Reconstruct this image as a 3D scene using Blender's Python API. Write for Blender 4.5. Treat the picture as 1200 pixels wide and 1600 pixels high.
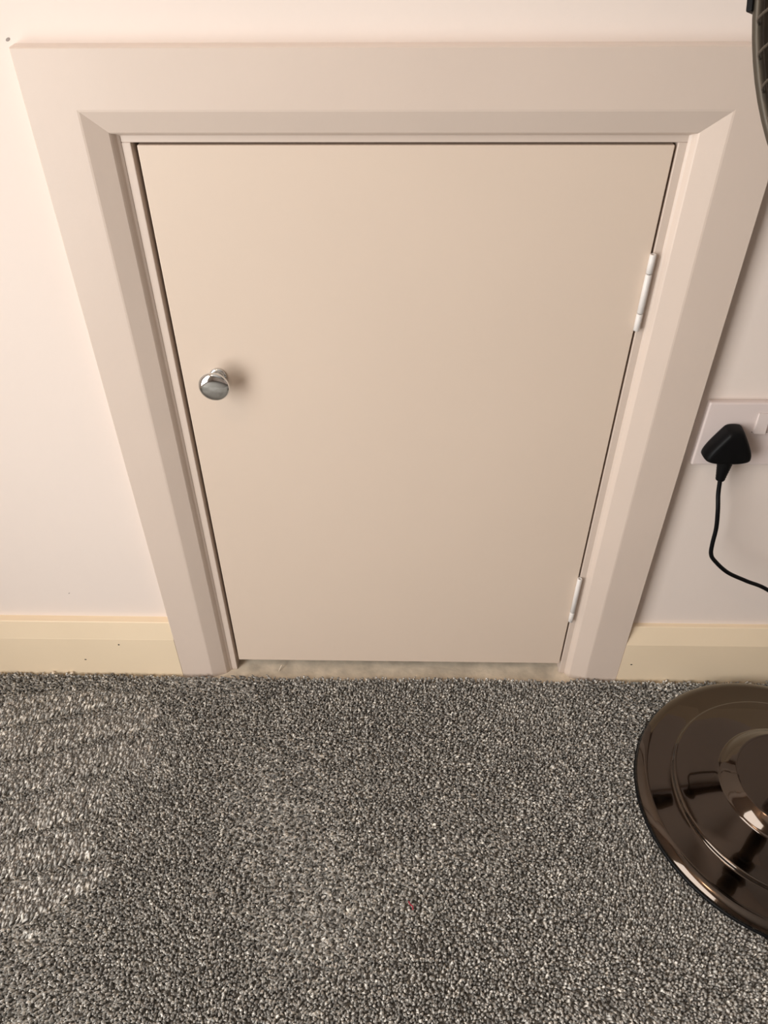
import bpy, bmesh, math, random
import numpy as np
from mathutils import Vector, Matrix

random.seed(7)
for o in list(bpy.data.objects):
    bpy.data.objects.remove(o, do_unlink=True)
SC = bpy.context.scene
COL = SC.collection
PI = math.pi

# ------------------------------------------------------------------ camera
cam_d = bpy.data.cameras.new('camera')
cam_d.sensor_fit = 'VERTICAL'
cam_d.sensor_height = 32.0
cam_d.lens = 24.0                      # 1200 px focal length on a 1600 px tall frame
cam_d.clip_start = 0.02
cam = bpy.data.objects.new('camera', cam_d)
COL.objects.link(cam)
RT = Vector((0.99981, 0.01874, -0.00512))
UP = Vector((-0.00821, 0.64651, 0.76286))
FW = RT.cross(UP) * -1
rot = Matrix((RT, UP, -FW)).transposed()
cam.matrix_world = Matrix.Translation((0, -0.745, 0.9405)) @ rot.to_4x4()
SC.camera = cam

# ------------------------------------------------------------------ world, exposure, lights
w = bpy.data.worlds.new('sky')
SC.world = w
w.use_nodes = True
w.node_tree.nodes['Background'].inputs[0].default_value = (0.75, 0.85, 1.0, 1)
w.node_tree.nodes['Background'].inputs[1].default_value = 1.0
SC.view_settings.view_transform = 'Standard'
SC.view_settings.look = 'None'
SC.view_settings.gamma = 1.0
SC.view_settings.use_curve_mapping = False
SC.view_settings.exposure = 0.0

LAMP_POS = (-0.70, -1.05, 2.29)        # warm ceiling globe
LAMP_STRENGTH = 20.0
WIN_POWER = 46.0                       # daylight through the window in the left wall
WX, WY0, WY1, WZ0, WZ1 = -1.05, -1.85, -0.62, 0.06, 1.85
ld = bpy.data.lights.new('window_daylight', 'AREA')
ld.shape = 'RECTANGLE'
ld.size = WY1 - WY0 - 0.1
ld.size_y = WZ1 - WZ0 - 0.1
ld.energy = WIN_POWER
ld.color = (1.0, 0.985, 0.955)
lo = bpy.data.objects.new('window_daylight', ld)
lo.location = (WX - 0.03, (WY0 + WY1) / 2, (WZ0 + WZ1) / 2)
lo.rotation_euler = (PI / 2, 0, -PI / 2)
COL.objects.link(lo)


# ------------------------------------------------------------------ materials
def mat(name, color, rough=0.5, metal=0.0, spec=0.5, coat=0.0, bump=0.0, bscale=300.0, var=0.0, vscale=6.0, emit=None, coat_rough=0.05):
    m = bpy.data.materials.new(name)
    m.use_nodes = True
    nt = m.node_tree
    b = nt.nodes['Principled BSDF']
    b.inputs['Base Color'].default_value = (*color, 1)
    b.inputs['Roughness'].default_value = rough
    b.inputs['Metallic'].default_value = metal
    b.inputs['Specular IOR Level'].default_value = spec
    b.inputs['Coat Weight'].default_value = coat
    b.inputs['Coat Roughness'].default_value = coat_rough
    tc = nt.nodes.new('ShaderNodeTexCoord')
    if var > 0:
        n = nt.nodes.new('ShaderNodeTexNoise')
        n.inputs['Scale'].default_value = vscale
        n.inputs['Detail'].default_value = 5
        nt.links.new(tc.outputs['Object'], n.inputs['Vector'])
        r = nt.nodes.new('ShaderNodeValToRGB')
        r.color_ramp.elements[0].position = 0.3
        r.color_ramp.elements[1].position = 0.7
        r.color_ramp.elements[0].color = (*[c * (1 - var) for c in color], 1)
        r.color_ramp.elements[1].color = (*[min(1, c * (1 + var)) for c in color], 1)
        nt.links.new(n.outputs['Fac'], r.inputs['Fac'])
        nt.links.new(r.outputs['Color'], b.inputs['Base Color'])
    if bump > 0:
        n2 = nt.nodes.new('ShaderNodeTexNoise')
        n2.inputs['Scale'].default_value = bscale
        n2.inputs['Detail'].default_value = 3
        nt.links.new(tc.outputs['Object'], n2.inputs['Vector'])
        bp = nt.nodes.new('ShaderNodeBump')
        bp.inputs['Strength'].default_value = bump
        bp.inputs['Distance'].default_value = 0.001
        nt.links.new(n2.outputs['Fac'], bp.inputs['Height'])
        nt.links.new(bp.outputs['Normal'], b.inputs['Normal'])
    if emit:
        b.inputs['Emission Color'].default_value = (*emit[:3], 1)
        b.inputs['Emission Strength'].default_value = emit[3]
    return m


M_WALL = mat('wall_paint', (0.79, 0.69, 0.625), 0.75, bump=0.10, bscale=220, var=0.015, vscale=4)
M_CEIL = mat('ceiling_paint', (0.70, 0.68, 0.66), 0.8)
M_ARCH = mat('architrave_paint', (0.655, 0.545, 0.468), 0.42, bump=0.10, bscale=160, var=0.015, vscale=9)
M_DOOR = mat('door_paint', (0.69, 0.566, 0.464), 0.48, bump=0.05, bscale=260, var=0.012, vscale=5)
M_SKIRT = mat('skirting_paint', (0.84, 0.69, 0.50), 0.35, bump=0.06, bscale=140, var=0.02, vscale=7)
M_CHROME = mat('polished_chrome', (0.72, 0.74, 0.75), 0.07, metal=1.0)
M_HINGE = mat('white_painted_hinge', (0.74, 0.70, 0.67), 0.4, bump=0.25, bscale=900)
M_DARK = mat('dark_hole', (0.03, 0.022, 0.016), 0.9)
M_PLASTIC = mat('white_socket_plastic', (0.72, 0.62, 0.59), 0.32)
M_ROCKER = mat('white_rocker_plastic', (0.70, 0.61, 0.58), 0.28)
M_BLACK = mat('black_rubber', (0.003, 0.003, 0.0035), 0.5, spec=0.16)
M_BRONZE = mat('dark_nickel', (0.054, 0.035, 0.022), 0.10, metal=1.0, coat=1.0, coat_rough=0.03)
M_GUARD = mat('guard_metal', (0.075, 0.062, 0.046), 0.4, metal=0.5)
M_CONC = mat('concrete_screed', (0.66, 0.57, 0.45), 0.9, bump=0.6, bscale=140, var=0.22, vscale=40)
M_VOID = mat('cupboard_plaster', (0.16, 0.14, 0.12), 0.9)
M_FRAME = mat('window_frame_white', (0.8, 0.8, 0.8), 0.4)
M_GLASS = mat('window_glass', (0.8, 0.9, 0.9), 0.02)
M_GLASS.node_tree.nodes['Principled BSDF'].inputs['Transmission Weight'].default_value = 1.0
M_LAMP = mat('lamp_opal', (0.9, 0.85, 0.75), 0.4, emit=(1.0, 0.70, 0.46, LAMP_STRENGTH))
M_RED = mat('red_thread', (0.30, 0.012, 0.03), 0.8)
M_LINT = mat('pale_lint', (0.80, 0.70, 0.58), 0.8)
M_CHIP = mat('chipped_plaster', (0.30, 0.26, 0.24), 0.9)

# carpet yarn: each tuft keeps its own yarn colour
M_PILE = bpy.data.materials.new('carpet_yarn')
M_PILE.use_nodes = True
_nt = M_PILE.node_tree
_b = _nt.nodes['Principled BSDF']
_b.inputs['Roughness'].default_value = 0.75
_b.inputs['Specular IOR Level'].default_value = 0.35
_b.inputs['Sheen Weight'].default_value = 0.25
_b.inputs['Sheen Roughness'].default_value = 0.4
_a = _nt.nodes.new('ShaderNodeAttribute')
_a.attribute_name = 'yarn'
_r = _nt.nodes.new('ShaderNodeValToRGB')
e = _r.color_ramp.elements
e[0].position, e[0].color = 0.0, (0.060, 0.054, 0.047, 1)
e[1].position, e[1].color = 1.0, (0.90, 0.85, 0.76, 1)
for p, c in ((0.28, (0.215, 0.206, 0.190)), (0.60, (0.46, 0.44, 0.405)), (0.84, (0.73, 0.70, 0.655))):
    k = e.new(p)
    k.color = (*c, 1)
_nt.links.new(_a.outputs['Fac'], _r.inputs['Fac'])
_nt.links.new(_r.outputs['Color'], _b.inputs['Base Color'])
M_BACK = mat('carpet_backing', (0.20, 0.185, 0.165), 0.95, bump=1.0, bscale=400, var=0.4, vscale=300)


# ------------------------------------------------------------------ helpers
def obj(name, bm, m, parent=None, smooth=False):
    me = bpy.data.meshes.new(name)
    bm.normal_update()
    bm.to_mesh(me)
    bm.free()
    if smooth:
        me.polygons.foreach_set('use_smooth', [True] * len(me.polygons))
    if m:
        me.materials.append(m)
    o = bpy.data.objects.new(name, me)
    COL.objects.link(o)
    if parent:
        o.parent = parent
    return o


def empty(name, loc=(0, 0, 0)):
    o = bpy.data.objects.new(name, None)
    o.empty_display_size = 0.05
    o.location = loc
    COL.objects.link(o)
    return o


def tag(o, label=None, cat=None, group=None, kind=None):
    if label:
        o['label'] = label
    if cat:
        o['category'] = cat
    if group:
        o['group'] = group
    if kind:
        o['kind'] = kind
    return o


def box(bm, x0, x1, y0, y1, z0, z1, bev=0.0, seg=2):
    r = bmesh.ops.create_cube(bm, size=1.0)
    vs = r['verts']
    for v in vs:
        v.co = Vector((x0 + (v.co.x + .5) * (x1 - x0), y0 + (v.co.y + .5) * (y1 - y0), z0 + (v.co.z + .5) * (z1 - z0)))
    if bev > 0:
        es = list({e for v in vs for e in v.link_edges})
        bmesh.ops.bevel(bm, geom=es, offset=bev, segments=seg, affect='EDGES', profile=0.5)
    return bm


def boxm(*a, **k):
    return box(bmesh.new(), *a, **k)


def lathe(profile, n=64, origin=(0, 0, 0), axis='Z', bm=None):
    """profile: (radius, height) pairs; turned about the axis."""
    bm = bm or bmesh.new()
    ox = Vector(origin)
    if axis == 'Z':
        A, B, H = Vector((1, 0, 0)), Vector((0, 1, 0)), Vector((0, 0, 1))
    elif axis == '-Y':
        A, B, H = Vector((1, 0, 0)), Vector((0, 0, 1)), Vector((0, -1, 0))
    else:
        H = Vector(axis).normalized()
        A = H.cross(Vector((0, 0, 1)))
        A = A.normalized() if A.length > 1e-4 else Vector((1, 0, 0))
        B = H.cross(A)
    rings = []
    for r, h in profile:
        if r < 1e-6:
            rings.append([bm.verts.new(ox + H * h)])
        else:
            rings.append([bm.verts.new(ox + A * (r * math.cos(2 * PI * i / n)) + B * (r * math.sin(2 * PI * i / n)) + H * h) for i in range(n)])
    for p, q in zip(rings, rings[1:]):
        for i in range(n):
            j = (i + 1) % n
            if len(p) == 1 and len(q) == 1:
                break
            if len(p) == 1:
                bm.faces.new((p[0], q[i], q[j]))
            elif len(q) == 1:
                bm.faces.new((p[i], p[j], q[0]))
            else:
                bm.faces.new((p[i], p[j], q[j], q[i]))
    bmesh.ops.recalc_face_normals(bm, faces=bm.faces)
    return bm


def tube(pts, radius, n=10, bm=None, closed=False, caps=True):
    bm = bm or bmesh.new()
    pts = [Vector(p) for p in pts]
    N = len(pts)
    rad = radius if isinstance(radius, (list, tuple)) else [radius] * N
    rings = []
    prev = None
    for i, p in enumerate(pts):
        if closed:
            t = (pts[(i + 1) % N] - pts[i - 1]).normalized()
        else:
            t = (pts[min(i + 1, N - 1)] - pts[max(i - 1, 0)]).normalized()
        if prev is None:
            a = t.cross(Vector((0, 0, 1)))
            if a.length < 1e-3:
                a = t.cross(Vector((1, 0, 0)))
        else:
            a = prev - t * prev.dot(t)
        a.normalize()
        prev = a
        b = t.cross(a)
        rings.append([bm.verts.new(p + (a * math.cos(2 * PI * k / n) + b * math.sin(2 * PI * k / n)) * rad[i]) for k in range(n)])
    rng = range(N if closed else N - 1)
    for i in rng:
        p, q = rings[i], rings[(i + 1) % N]
        for k in range(n):
            l = (k + 1) % n
            bm.faces.new((p[k], p[l], q[l], q[k]))
    if caps and not closed:
        bm.faces.new(rings[0])
        bm.faces.new(rings[-1])
    bmesh.ops.recalc_face_normals(bm, faces=bm.faces)
    return bm


def spline(pts, sub=8):
    P = [Vector(p) for p in pts]
    P = [P[0] * 2 - P[1]] + P + [P[-1] * 2 - P[-2]]
    out = []
    for i in range(1, len(P) - 2):
        for s in range(sub):
            t = s / sub
            a, b, c, d = P[i - 1], P[i], P[i + 1], P[i + 2]
            out.append(0.5 * ((2 * b) + (c - a) * t + (2 * a - 5 * b + 4 * c - d) * t * t + (3 * b - a - 3 * c + d) * t ** 3))
    out.append(P[-2])
    return out


def loft(sections, caps=True):
    """sections: equal-length closed loops of points."""
    bm = bmesh.new()
    R = [[bm.verts.new(p) for p in s] for s in sections]
    n = len(R[0])
    for a, b in zip(R, R[1:]):
        for i in range(n):
            j = (i + 1) % n
            bm.faces.new((a[i], a[j], b[j], b[i]))
    if caps:
        bm.faces.new(R[0])
        bm.faces.new(R[-1])
    bmesh.ops.recalc_face_normals(bm, faces=bm.faces)
    return bm


# ================================================================== setting
X0, X1, Y0, ZC = -1.05, 3.20, -4.20, 2.38
FZ = -0.0125                                   # screed level; the pile tips are z = 0
LX0, LX1, LZ = -0.2455, 0.2495, 0.7465         # clear opening of the door lining
HX0, HX1, HZ = -0.2725, 0.2765, 0.7735         # hole in the wall

bm = bmesh.new()
box(bm, X0 - .1, HX0, 0, .10, FZ, ZC)
box(bm, HX1, X1 + .1, 0, .10, FZ, ZC)
box(bm, HX0, HX1, 0, .10, HZ, ZC)
tag(obj('wall_back', bm, M_WALL), 'pale pinkish white painted wall around the low cupboard door', kind='structure')
bm = bmesh.new()
box(bm, X0 - .1, X0, Y0, WY0, FZ, ZC)
box(bm, X0 - .1, X0, WY1, 0, FZ, ZC)
box(bm, X0 - .1, X0, WY0, WY1, FZ, WZ0)
box(bm, X0 - .1, X0, WY0, WY1, WZ1, ZC)
tag(obj('wall_left', bm, M_WALL), kind='structure')
tag(obj('wall_right', boxm(X1, X1 + .1, Y0, 0, FZ, ZC), M_WALL), kind='structure')
tag(obj('wall_front', boxm(X0 - .1, X1 + .1, Y0 - .1, Y0, FZ, ZC), M_WALL), kind='structure')
tag(obj('ceiling', boxm(X0 - .1, X1 + .1, Y0 - .1, .10, ZC, ZC + .1), M_CEIL), kind='structure')
tag(obj('floor', boxm(X0 - .1, X1 + .1, Y0 - .1, .50, FZ - .1, FZ), M_CONC),
    'bare grey beige concrete floor showing in the gap under the door', kind='structure')
# cupboard void behind the door
bm = bmesh.new()
box(bm, HX0 - .05, HX0, .10, .50, FZ, HZ + .05)
box(bm, HX1, HX1 + .05, .10, .50, FZ, HZ + .05)
box(bm, HX0, HX1, .10, .50, HZ, HZ + .05)
box(bm, HX0 - .05, HX1 + .05, .50, .55, FZ, HZ + .05)
tag(obj('wall_cupboard', bm, M_VOID), kind='structure')

# window in the left wall, out of frame
win = tag(empty('window_1', (WX - .05, (WY0 + WY1) / 2, WZ0)), kind='structure')
fb = bmesh.new()
wl = (WY1 - WY0) / 2
wh = WZ1 - WZ0
for a in ((-wl, -wl + .05, 0, wh), (wl - .05, wl, 0, wh), (-wl + .05, wl - .05, 0, .05), (-wl + .05, wl - .05, wh - .05, wh), (-.02, .02, .05, wh - .05)):
    box(fb, -.045, .0, a[0], a[1], a[2], a[3])
obj('window_frame', fb, M_FRAME, win)
for s in (-1, 1):
    y0, y1 = sorted((s * .02, s * (wl - .05)))
    obj('pane', boxm(-.03, -.026, y0, y1, .05, wh - .05), M_GLASS, win)

# baseboards: square ledge, chamfer, upright face
def baseboard(name, x0, x1, ledge, zt, label):
    prof = [(0, FZ), (0, zt), (-ledge + .0008, zt), (-ledge - .0002, zt - .0007), (-.0157, .0745), (-.016, .0735), (-.016, FZ)]
    secs = [[Vector((x, y, z)) for y, z in prof] for x in (x0, x1)]
    o = obj(name, loft(secs), M_SKIRT)
    return tag(o, label, kind='structure')


bl = baseboard('baseboard_left', X0, -.3258, .0115, .1068, 'cream glossy skirting board with nail holes and a bright top ledge')
br = baseboard('baseboard_right', .3328, X1, .0075, .1040, 'cream skirting board in shadow behind the round metal base')


def nail_hole(parent, x, z, rx, rz):
    o = obj('nail_hole', lathe([(0, .0002), (.7, .0002), (1.0, .00025), (1.05, 0)], 12, axis='-Y'), M_DARK, parent)
    o.location = (x, -.016, z)
    o.scale = (rx, 1, rz)


nail_hole(bl, -.4089, .0621, .0013, .0013)
nail_hole(bl, -.4672, .0271, .0016, .0010)
nail_hole(br, .3484, .0300, .0015, .0011)

# architrave: three mitred boards
AY = [0.0, -.0153, -.0160, -.0160, -.0157, -.0077, -.0066, -.0046, -.0022, -.0006, 0.0]
def offs(o, b, e, i, f):
    d = 1 if b > o else -1
    return [o - d * f, o, o + d * .0008, b - d * .0010, b + d * .0008, e - d * .0006, e + d * .0006, e + (i - e) * .38, e + (i - e) * .66, i, i]


AL = offs(-.3258, -.2805, -.2602, -.2540, .0006)
AR = offs(.3328, .2856, .2633, .2575, .0006)
AT = offs(.8241, .7761, .7563, .7527, .0006)
n = len(AY)
trim = []
secL = [[Vector((AL[i], AY[i], z if z is not None else AT[i])) for i in range(n)] for z in (FZ, None)]
secR = [[Vector((AR[i], AY[i], z if z is not None else AT[i])) for i in range(n)] for z in (FZ, None)]
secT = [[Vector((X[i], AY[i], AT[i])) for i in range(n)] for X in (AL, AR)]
for nm, s, lb in (('trim_1', secL, 'painted upright architrave board beside the door edge with the knob'),
                  ('trim_2', secR, 'painted upright architrave board beside the hinges and the socket'),
                  ('trim_3', secT, 'painted architrave board along the top of the cupboard door')):
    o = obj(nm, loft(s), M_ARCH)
    if nm == 'trim_3':                 # top edge takes the lighter wall colour, standing in for light on the ledge
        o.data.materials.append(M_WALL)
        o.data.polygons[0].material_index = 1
    tag(o, lb, kind='structure')

# lining of the opening
lin = tag(empty('trim_4', (0, 0, FZ)), 'narrow painted door lining set inside the architrave', kind='structure')
obj('jamb', boxm(HX0, LX0, 0, .095, 0, LZ - FZ, bev=.0008), M_ARCH, lin)
obj('jamb', boxm(LX1, HX1, 0, .095, 0, LZ - FZ, bev=.0008), M_ARCH, lin)
obj('head_jamb', boxm(HX0, HX1, 0, .095, LZ - FZ, HZ - FZ, bev=.0008), M_ARCH, lin)

# ================================================================== door
DX0, DX1, DZ0, DZ1 = -.2402, .2471, .0108, .7443
door = tag(empty('door_1', (DX1, 0, DZ0)), 'small plain cream painted cupboard door with a chrome knob', 'door', kind='structure')
bm = boxm(DX0 - DX1, 0, 0, .018, 0, DZ1 - DZ0, bev=.0010, seg=3)
obj('door_panel', bm, M_DOOR, door)

knob = empty('door_knob')
knob.parent = door
knob.location = (-.2005 - DX1, 0, .5052 - DZ0)
tag(knob, 'round polished chrome knob')
obj('rose', lathe([(0, 0), (.0098, 0), (.0098, .0016), (.0092, .0028), (.0078, .0034), (.0066, .0036)], 48, axis='-Y'), M_CHROME, knob, True)
obj('neck', lathe([(.0066, .003), (.0056, .006), (.0053, .010), (.0058, .014), (.0080, .0178)], 48, axis='-Y'), M_CHROME, knob, True)
obj('knob_face', lathe([(.0075, .0172), (.0135, .0188), (.0162, .0208), (.0170, .0228), (.0168, .0242), (.0160, .0256), (.0148, .0266), (.0125, .0275), (.0090, .0282), (.0045, .0286), (0, .0287)], 64, axis='-Y'), M_CHROME, knob, True)


def hinge(zb, zt, cuts, hollow):
    h = empty('hinge')
    h.parent = door
    h.location = (.2484 - DX1, -.0034, zb - DZ0)
    tag(h, 'white painted butt hinge')
    L = zt - zb
    R = .0033
    edges = [0.0] + [c * L for c in cuts] + [L]
    for i, (a, b) in enumerate(zip(edges, edges[1:])):
        g = .0004
        lo_, hi = a + (g if i else 0), b - (g if i < len(edges) - 2 else 0)
        top_open = hollow and i == len(edges) - 2
        prof = [(0, lo_), (R * .75, lo_), (R, lo_ + .0005), (R, hi - .0005), (R * .85, hi)]
        if top_open:
            prof += [(R * .48, hi), (R * .45, hi - .004), (0, hi - .004)]
        else:
            prof += [(0, hi)]
        obj('knuckle', lathe(prof, 24), M_HINGE, h, True)
    # pin showing in the joints, a dark recess
    obj('hinge_pin', lathe([(0, .001), (R * .5, .001), (R * .5, L - .0045), (0, L - .0045)], 16), M_DARK, h, True)
    # leaves folded between door edge and jamb
    obj('hinge_leaf', boxm(-.0012, -.0002, .0034, .017, .002, L - .002), M_HINGE, h)
    obj('hinge_leaf', boxm(.0000, .0010, .0034, .017, .002, L - .002), M_HINGE, h)


hinge(.5640, .6455, (.235, .755), True)
hinge(.1100, .1960, (.22,), True)

# ================================================================== double socket
sx, sz, SW, SH, SD = .3466, .3930, .1465, .0862, .0085
sock = tag(empty('wall_socket', (sx, 0, sz)), 'pale plastic double wall socket beside the architrave with a black plug in it', 'socket')
bm = boxm(0, SW, -SD, 0, 0, SH, bev=.0022, seg=3)
obj('faceplate', bm, M_PLASTIC, sock)
for rx in (.0578, .0748):
    r = bmesh.new()
    a = [(rx, -SD + .0005, .0475), (rx + .0135, -SD + .0005, .0475), (rx + .0135, -SD + .0005, .0735), (rx, -SD + .0005, .0735)]
    f = [(rx + .0005, -SD - .0045, .0480), (rx + .0130, -SD - .0045, .0480), (rx + .0130, -SD - .0012, .0730), (rx + .0005, -SD - .0012, .0730)]
    va = [r.verts.new(p) for p in a]
    vf = [r.verts.new(p) for p in f]
    for i in range(4):
        j = (i + 1) % 4
        r.faces.new((va[i], va[j], vf[j], vf[i]))
    r.faces.new(vf)
    r.faces.new(va)
    bmesh.ops.recalc_face_normals(r, faces=r.faces)
    obj('rocker_switch', r, M_ROCKER, sock)
    obj('rocker_gap', boxm(rx - .0006, rx + .0141, -SD - .0001, -SD + .001, .0469, .0480), M_DARK, sock)
for px, pz, pw, ph in ((.112, .050, .004, .008), (.101, .028, .0065, .004), (.123, .028, .0065, .004)):
    obj('pin_hole', boxm(px - pw / 2, px + pw / 2, -SD - .0001, -SD + .001, pz - ph / 2, pz + ph / 2), M_DARK, sock)

# ================================================================== black plug on its lead
def chaikin(p, it=3):
    for _ in range(it):
        q = []
        for i in range(len(p)):
            a, b = Vector(p[i]), Vector(p[(i + 1) % len(p)])
            q += [a * .75 + b * .25, a * .25 + b * .75]
        p = q
    return p


PC = (.3795, .4258)
plug = tag(empty('power_plug', (PC[0], -SD, PC[1])), 'black three pin plug in the wall socket with a thin black lead hanging', 'plug')
outl = [(-.0070, .0268), (.0070, .0268), (.0110, .0225), (.0272, -.0060), (.0262, -.0190), (-.0262, -.0190), (-.0272, -.0060), (-.0110, .0225)]
ol = chaikin(outl, 3)
secs = []
for d, s in ((.0, .94), (.001, .985), (.004, 1.0), (.012, .985), (.017, .95), (.0195, .90), (.0208, .82), (.0212, .70)):
    secs.append([Vector((p[0] * s, -d, (p[1] + .001) * s - .001)) for p in ol])
obj('plug_body', loft(secs), M_BLACK, plug, True)
# strain relief: tapered ribbed sleeve
pts, rad = [], []
for i in range(17):
    t = i / 16
    pts.append((0.0005 * t, -.0115 - .002 * t, -.0165 - .0275 * t))
    rad.append((.0088 * (1 - t) + .0048 * t) + (.0005 if i % 2 else 0))
obj('strain_relief', tube(pts, rad, 16), M_BLACK, plug, True)
leadp = [(.0005, -.0135, -.0430), (.0020, -.0180, -.0620), (.0040, -.0260, -.0800), (.0082, -.0290, -.1060), (.0098, -.0305, -.1310), (.0122, -.0315, -.1470), (.0200, -.0315, -.1590),
         (.0415, -.0315, -.1790), (.0690, -.0320, -.1935), (.1015, -.0330, -.2090), (.150, -.040, -.245), (.200, -.058, -.300), (.225, -.085, -.360), (.220, -.115, -.405), (.196, -.140, -.4175), (.165, -.160, -.4180)]
obj('lead', tube(spline(leadp, 8), .0026, 12), M_BLACK, plug, True)

# ================================================================== pedestal fan
FX, FY = .5040, -.2134
fan = tag(empty('pedestal_fan', (FX, FY, -.002)), 'pedestal fan with a round dark polished metal base standing on the carpet', 'fan')
obj('foot_ring', lathe([(.150, .0), (.1852, .0), (.1862, .0012), (.1860, .0036), (.1850, .0050), (.170, .0050), (.150, .0045)], 128), M_BLACK, fan, True)
prof = [(.176, .004), (.1838, .0045), (.1852, .0058), (.1846, .0080), (.1828, .0102), (.1800, .0124), (.1765, .0145), (.1728, .0159), (.1700, .0163), (.1660, .0166), (.150, .0193), (.1425, .0205), (.1408, .0210),
        (.1402, .0222), (.1396, .0245), (.1385, .0258), (.1365, .0264), (.120, .0290), (.104, .0322), (.0900, .0352), (.0862, .0362)]
base = obj('base', lathe(prof, 160), M_BRONZE, fan, True)
prof = [(.0870, .0358), (.0864, .0368), (.0848, .0376), (.0836, .0384), (.0812, .0412), (.0775, .0448), (.0735, .0480), (.0705, .0500), (.0690, .0512), (.0680, .0518), (.0660, .0520), (.0610, .0520), (.045, .0528), (.020, .0545)]
obj('base_collar', lathe(prof, 128), M_BRONZE, fan, True)
obj('pole', lathe([(.0165, .050), (.0165, .790), (.0120, .800), (.0120, .86)], 32), M_BRONZE, fan, True)
obj('pole_clamp', lathe([(.0165, .545), (.024, .548), (.025, .556), (.025, .592), (.022, .602), (.0165, .606)], 32), M_BLACK, fan, True)
yaw, tilt, HH, RG, OFF = math.radians(51.6), math.radians(14.6), .923, .25, .14
f = Vector((-math.sin(yaw) * math.cos(tilt), -math.cos(yaw) * math.cos(tilt), math.sin(tilt)))
side = f.cross(Vector((0, 0, 1))).normalized()
up = side.cross(f)
piv = Vector((0, 0, HH))
cen = piv + f * OFF
obj('control_box', boxm(-.035, .035, -.030, .030, .800, .885, bev=.008), M_BLACK, fan)
obj('motor_housing', lathe([(0, -.09), (.035, -.088), (.052, -.07), (.058, -.03), (.058, .03), (.050, .055), (.020, .060), (0, .060)], 48, origin=piv, axis=f), M_BRONZE, fan, True)
obj('spindle', lathe([(.008, .05), (.008, OFF + .005), (.022, OFF + .006), (.026, OFF + .018), (.018, OFF + .028), (0, OFF + .030)], 24, origin=piv, axis=f), M_GUARD, fan, True)


def ring_pts(r, h, nn=120):
    return [cen + f * h + (side * math.cos(2 * PI * i / nn) + up * math.sin(2 * PI * i / nn)) * r for i in range(nn)]


obj('guard_rim', tube(ring_pts(RG - .0030, 0.0), .0036, 12, closed=True), M_GUARD, fan, True)
obj('guard_rim', tube(ring_pts(RG - .0030, -.0075), .0036, 12, closed=True), M_GUARD, fan, True)
for sgn, nm in ((1, 'front_guard'), (-1, 'rear_guard')):
    g = bmesh.new()
    for i in range(72):
        t = 2 * PI * i / 72
        d = side * math.cos(t) + up * math.sin(t)
        pp = [cen + d * r + f * (h * sgn - (.0075 if sgn < 0 else 0)) for r, h in ((RG - .004, 0), (RG - .015, .018), (.19, .042), (.12, .056), (.062, .060))]
        tube(spline(pp, 4), .0011, 6, bm=g)
    for r, h in ((.062, .060), (.14, .053)):
        tube(ring_pts(r, h * sgn - (.0075 if sgn < 0 else 0), 64), .0016, 6, bm=g, closed=True)
    obj(nm, g, M_GUARD, fan, True)
obj('guard_badge', lathe([(0, .064), (.050, .064), (.060, .060), (.060, .056), (0, .056)], 48, origin=cen, axis=f), M_BRONZE, fan, True)
for k in range(3):
    b = bmesh.new()
    t0 = 2 * PI * k / 3
    grid = []
    for i in range(9):
        r = .024 + .185 * i / 8
        row = []
        for j in range(7):
            s = j / 6 - .5
            wd = .55 + .55 * math.sin(PI * min(1, i / 8 * .8 + .1))
            a = t0 + s * wd + .25 * i / 8
            row.append(cen + (side * math.cos(a) + up * math.sin(a)) * r + f * (.030 * s * (1.2 - .4 * i / 8)))
        grid.append(row)
    for th in (0, .0025):
        V = [[b.verts.new(p + f * th) for p in row] for row in grid]
        for i in range(8):
            for j in range(6):
                b.faces.new((V[i][j], V[i + 1][j], V[i + 1][j + 1], V[i][j + 1]))
    obj('blade', b, M_GUARD, fan, True)
for t in (-.345, -.345 + PI / 2, -.345 + PI, -.345 + 3 * PI / 2):
    d = side * math.cos(t) + up * math.sin(t)
    q = -side * math.sin(t) + up * math.cos(t)
    c = cen + d * (RG + .0005) + f * -.0035
    b = bmesh.new()
    box(b, -.0022, .0022, -.014, .014, -.009, .009, bev=.001)
    m4 = Matrix((d, q, f)).transposed().to_4x4()
    m4.translation = c
    bmesh.ops.transform(b, matrix=m4, verts=b.verts)
    obj('guard_clip', b, M_BLACK, fan)

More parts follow.
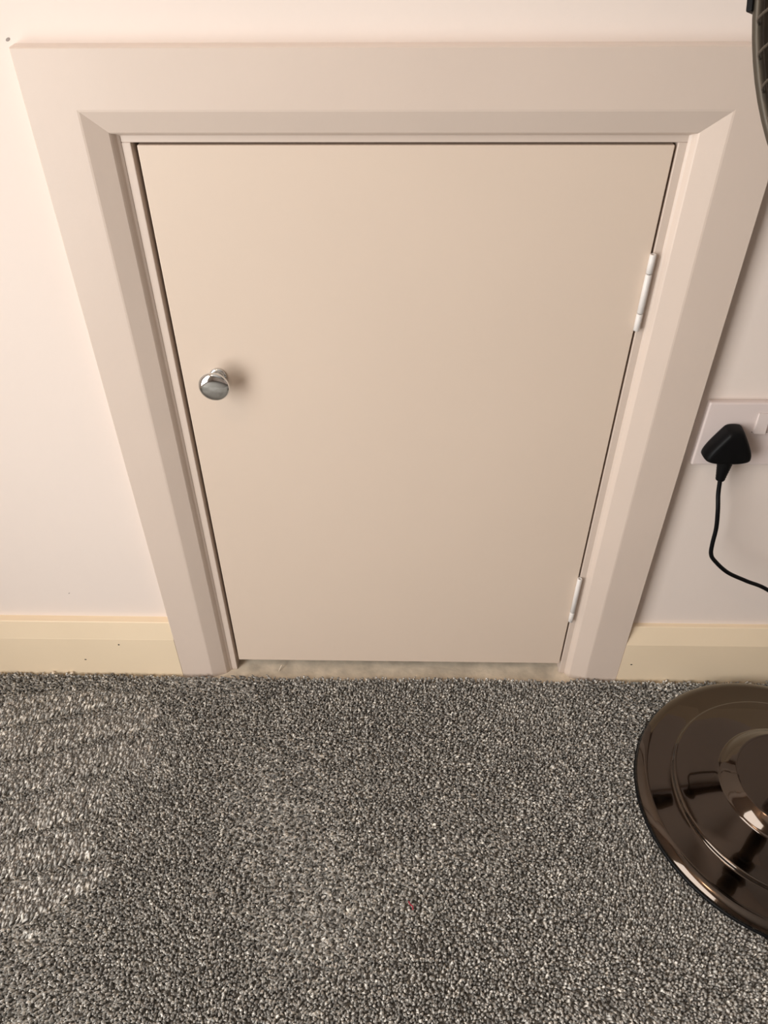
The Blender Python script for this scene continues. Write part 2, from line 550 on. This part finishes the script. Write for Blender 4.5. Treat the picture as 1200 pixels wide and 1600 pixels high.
# ================================================================== carpet pile
def carpet():
    rng = np.random.default_rng(11)
    sp = .0029
    xs = np.arange(-1.15, 1.15, sp)
    ys = np.arange(-1.02, -.004, sp)
    gx, gy = np.meshgrid(xs, ys)
    gx = gx + (np.arange(len(ys)) % 2)[:, None] * sp * .5
    px = gx.ravel() + rng.normal(0, sp * .28, gx.size)
    py = gy.ravel() + rng.normal(0, sp * .28, gx.size)
    # edge: against the boards, and a slightly ragged cut line across the doorway
    inop = (px > LX0 - .012) & (px < LX1 + .010)
    lim = np.where(inop, -.0185 + .0016 * np.sin(px * 21) + rng.normal(0, .0008, px.size), -.0172)
    keep = py < lim
    # leave the ground under the heavy fan base bare
    keep &= np.hypot(px - FX, py - FY) > .165
    px, py = px[keep], py[keep]
    N = len(px)

    def wave(*terms):
        s = np.zeros(N)
        for a, kx, ky, ph in terms:
            s += a * np.sin(kx * px + ky * py + ph)
        return s
    soft = wave((1, 9, 5, .3), (.8, -6, 14, 1.9), (.6, 21, 9, 4.0), (.5, 13, -25, 2.2))
    # brushed patch near the skirting at the far side from the fan
    edge = -.335 - .06 * np.clip((-.05 - py) / .4, 0, 1) + .02 * np.sin(py * 37 + .6) + .012 * np.sin(py * 80 + 2)
    band = np.clip((edge - px) / .025, 0, 1) * np.clip((-.048 - py) / .02, 0, 1) * np.clip((.42 + py) / .08, 0, 1)
    streak = .5 + .5 * np.sin((py + .04 * np.sin(px * 7)) * 105 + 1.4)
    brushed = band * np.where(streak < .16, .1, 1.0)
    ang = -1.35 + .35 * soft + rng.normal(0, .65, N)
    lean = np.clip(.0036 - .0016 * soft + rng.normal(0, .0014, N), -.002, .0075)
    ang = np.where(brushed > .3, .95 + rng.normal(0, .35, N), ang)
    lean = np.where(brushed > .3, np.clip(.0078 + rng.normal(0, .0012, N), .003, .011), lean)
    ddx, ddy = np.cos(ang) * lean, np.sin(ang) * lean
    room = lim[keep] - py                       # do not lean into the boards
    ddy = np.minimum(ddy, np.maximum(room + .0012, 0))
    h = .0094 + rng.normal(0, .0011, N) - np.where(brushed > .3, .0004, 0) + .0004 * soft
    h = np.clip(h, .0065, .0120)
    h = np.where(np.hypot(px - FX, py - FY) < .1895, np.minimum(h, .0100), h)
    r0 = np.clip(rng.normal(.00158, .00026, N), .0009, .0024)
    r0 = np.where(brushed > .3, r0 * 1.22, r0)
    th = rng.uniform(0, 2 * np.pi, N)
    tw = rng.normal(0, .5, N)
    V = np.zeros((N, 10, 3))
    for ring, (fz, fr, fl) in enumerate(((0.0, .75, 0.0), (.62, 1.05, .45), (.86, 1.0, .84))):
        for k in range(3):
            a = th + k * 2 * np.pi / 3 + tw * ring
            V[:, ring * 3 + k, 0] = px + ddx * fl + np.cos(a) * r0 * fr
            V[:, ring * 3 + k, 1] = py + ddy * fl + np.sin(a) * r0 * fr
            V[:, ring * 3 + k, 2] = FZ + .0005 + h * fz
    V[:, 9, 0] = px + ddx * 1.0
    V[:, 9, 1] = py + ddy * 1.0
    V[:, 9, 2] = FZ + .0005 + h
    quads, tris = [], []
    for ring in (0, 1):
        for k in range(3):
            a, b = ring * 3 + k, ring * 3 + (k + 1) % 3
            quads.append((a, b, b + 3, a + 3))
    for k in range(3):
        tris.append((6 + k, 6 + (k + 1) % 3, 9))
    base_i = (np.arange(N) * 10)[:, None, None]
    Q = (base_i + np.array(quads)[None]).reshape(-1, 4)
    T = (base_i + np.array(tris)[None]).reshape(-1, 3)
    me = bpy.data.meshes.new('carpet')
    me.vertices.add(N * 10)
    me.vertices.foreach_set('co', V.ravel().astype(np.float32))
    nl = Q.size + T.size
    me.loops.add(nl)
    me.loops.foreach_set('vertex_index', np.concatenate([Q.ravel(), T.ravel()]).astype(np.int32))
    npoly = len(Q) + len(T)
    me.polygons.add(npoly)
    st = np.concatenate([np.arange(len(Q)) * 4, Q.size + np.arange(len(T)) * 3]).astype(np.int32)
    me.polygons.foreach_set('loop_start', st)
    me.polygons.foreach_set('use_smooth', np.ones(npoly, dtype=bool))
    me.update(calc_edges=True)
    at = me.attributes.new('yarn', 'FLOAT', 'POINT')
    yarn = np.clip(rng.beta(2.0, 2.1, N), 0, 1)
    at.data.foreach_set('value', np.clip(yarn[:, None] + np.array([.20] * 3 + [.26] * 3 + [.08] * 3 + [-.70])[None, :], 0, 1).ravel().astype(np.float32))
    me.materials.append(M_PILE)
    o = bpy.data.objects.new('carpet', me)
    COL.objects.link(o)
    return o


cp = tag(carpet(), 'speckled grey twist pile carpet covering the floor in front of the door', 'carpet', kind='stuff')
obj('backing', boxm(X0, X1, Y0, -.0225, FZ + .0001, FZ + .0012), M_BACK, cp)

# ================================================================== bits
def thread(name, pts, r, m, label, cat):
    return tag(obj(name, tube(spline(pts, 5), r, 6), m, None, True), label, cat)


thread('red_thread', [(.0170, -.3490, .0008), (.0180, -.3515, .0022), (.0196, -.3535, .0012), (.0215, -.3550, .0022), (.0220, -.3585, .0006)], .0008, M_RED,
       'tiny curl of red thread caught in the grey carpet', 'thread')
thread('pale_fibre', [(-.1806, -.0035, FZ + .0012), (-.1790, .0000, FZ + .0040), (-.1768, .0030, FZ + .0075)], .0007, M_LINT,
       'short pale fibre lying on the bare floor under the door', 'fibre')
for x, lb in ((-.4945, 'white crumb of lint at the foot of the skirting, nearer the door'), (-.5230, 'white crumb of lint at the foot of the skirting, farther from the door')):
    bmx = bmesh.new()
    bmesh.ops.create_icosphere(bmx, subdivisions=2, radius=.0022)
    for v in bmx.verts:
        v.co *= 1 + random.uniform(-.3, .3)
        v.co.z *= .6
    o = obj('lint_crumb', bmx, M_LINT)
    o.location = (x, -.0195, -.0012)
    tag(o, lb, 'lint')
for nm, x, z, rx, rz, lb in (('wall_chip', -.3315, .8275, .0022, .0012, 'small dark chip in the wall paint just above the top corner of the architrave'),
                             ('wall_mark', -.4630, .1536, .0014, .0006, 'tiny dark scuff on the white wall above the skirting')):
    o = obj(nm, lathe([(0, .0002), (.6, .0003), (1.0, .0002), (1.05, 0)], 10, axis='-Y'), M_CHIP)
    o.location = (x, 0, z)
    o.scale = (rx, 1, rz)
    o.rotation_euler = (0, -.5, 0)
    tag(o, lb, 'mark')

# ================================================================== ceiling lamp, out of frame
lamp = tag(empty('ceiling_lamp', LAMP_POS), 'round opal ceiling lamp glowing warm above the door', 'lamp')
obj('lamp_plate', lathe([(0, ZC - LAMP_POS[2]), (.11, ZC - LAMP_POS[2]), (.11, .055), (.10, .05), (0, .05)], 48), M_FRAME, lamp, True)
obj('lamp_globe', lathe([(.10, .05), (.118, .03), (.12, .0), (.105, -.035), (.07, -.058), (.03, -.067), (0, -.068)], 48), M_LAMP, lamp, True)
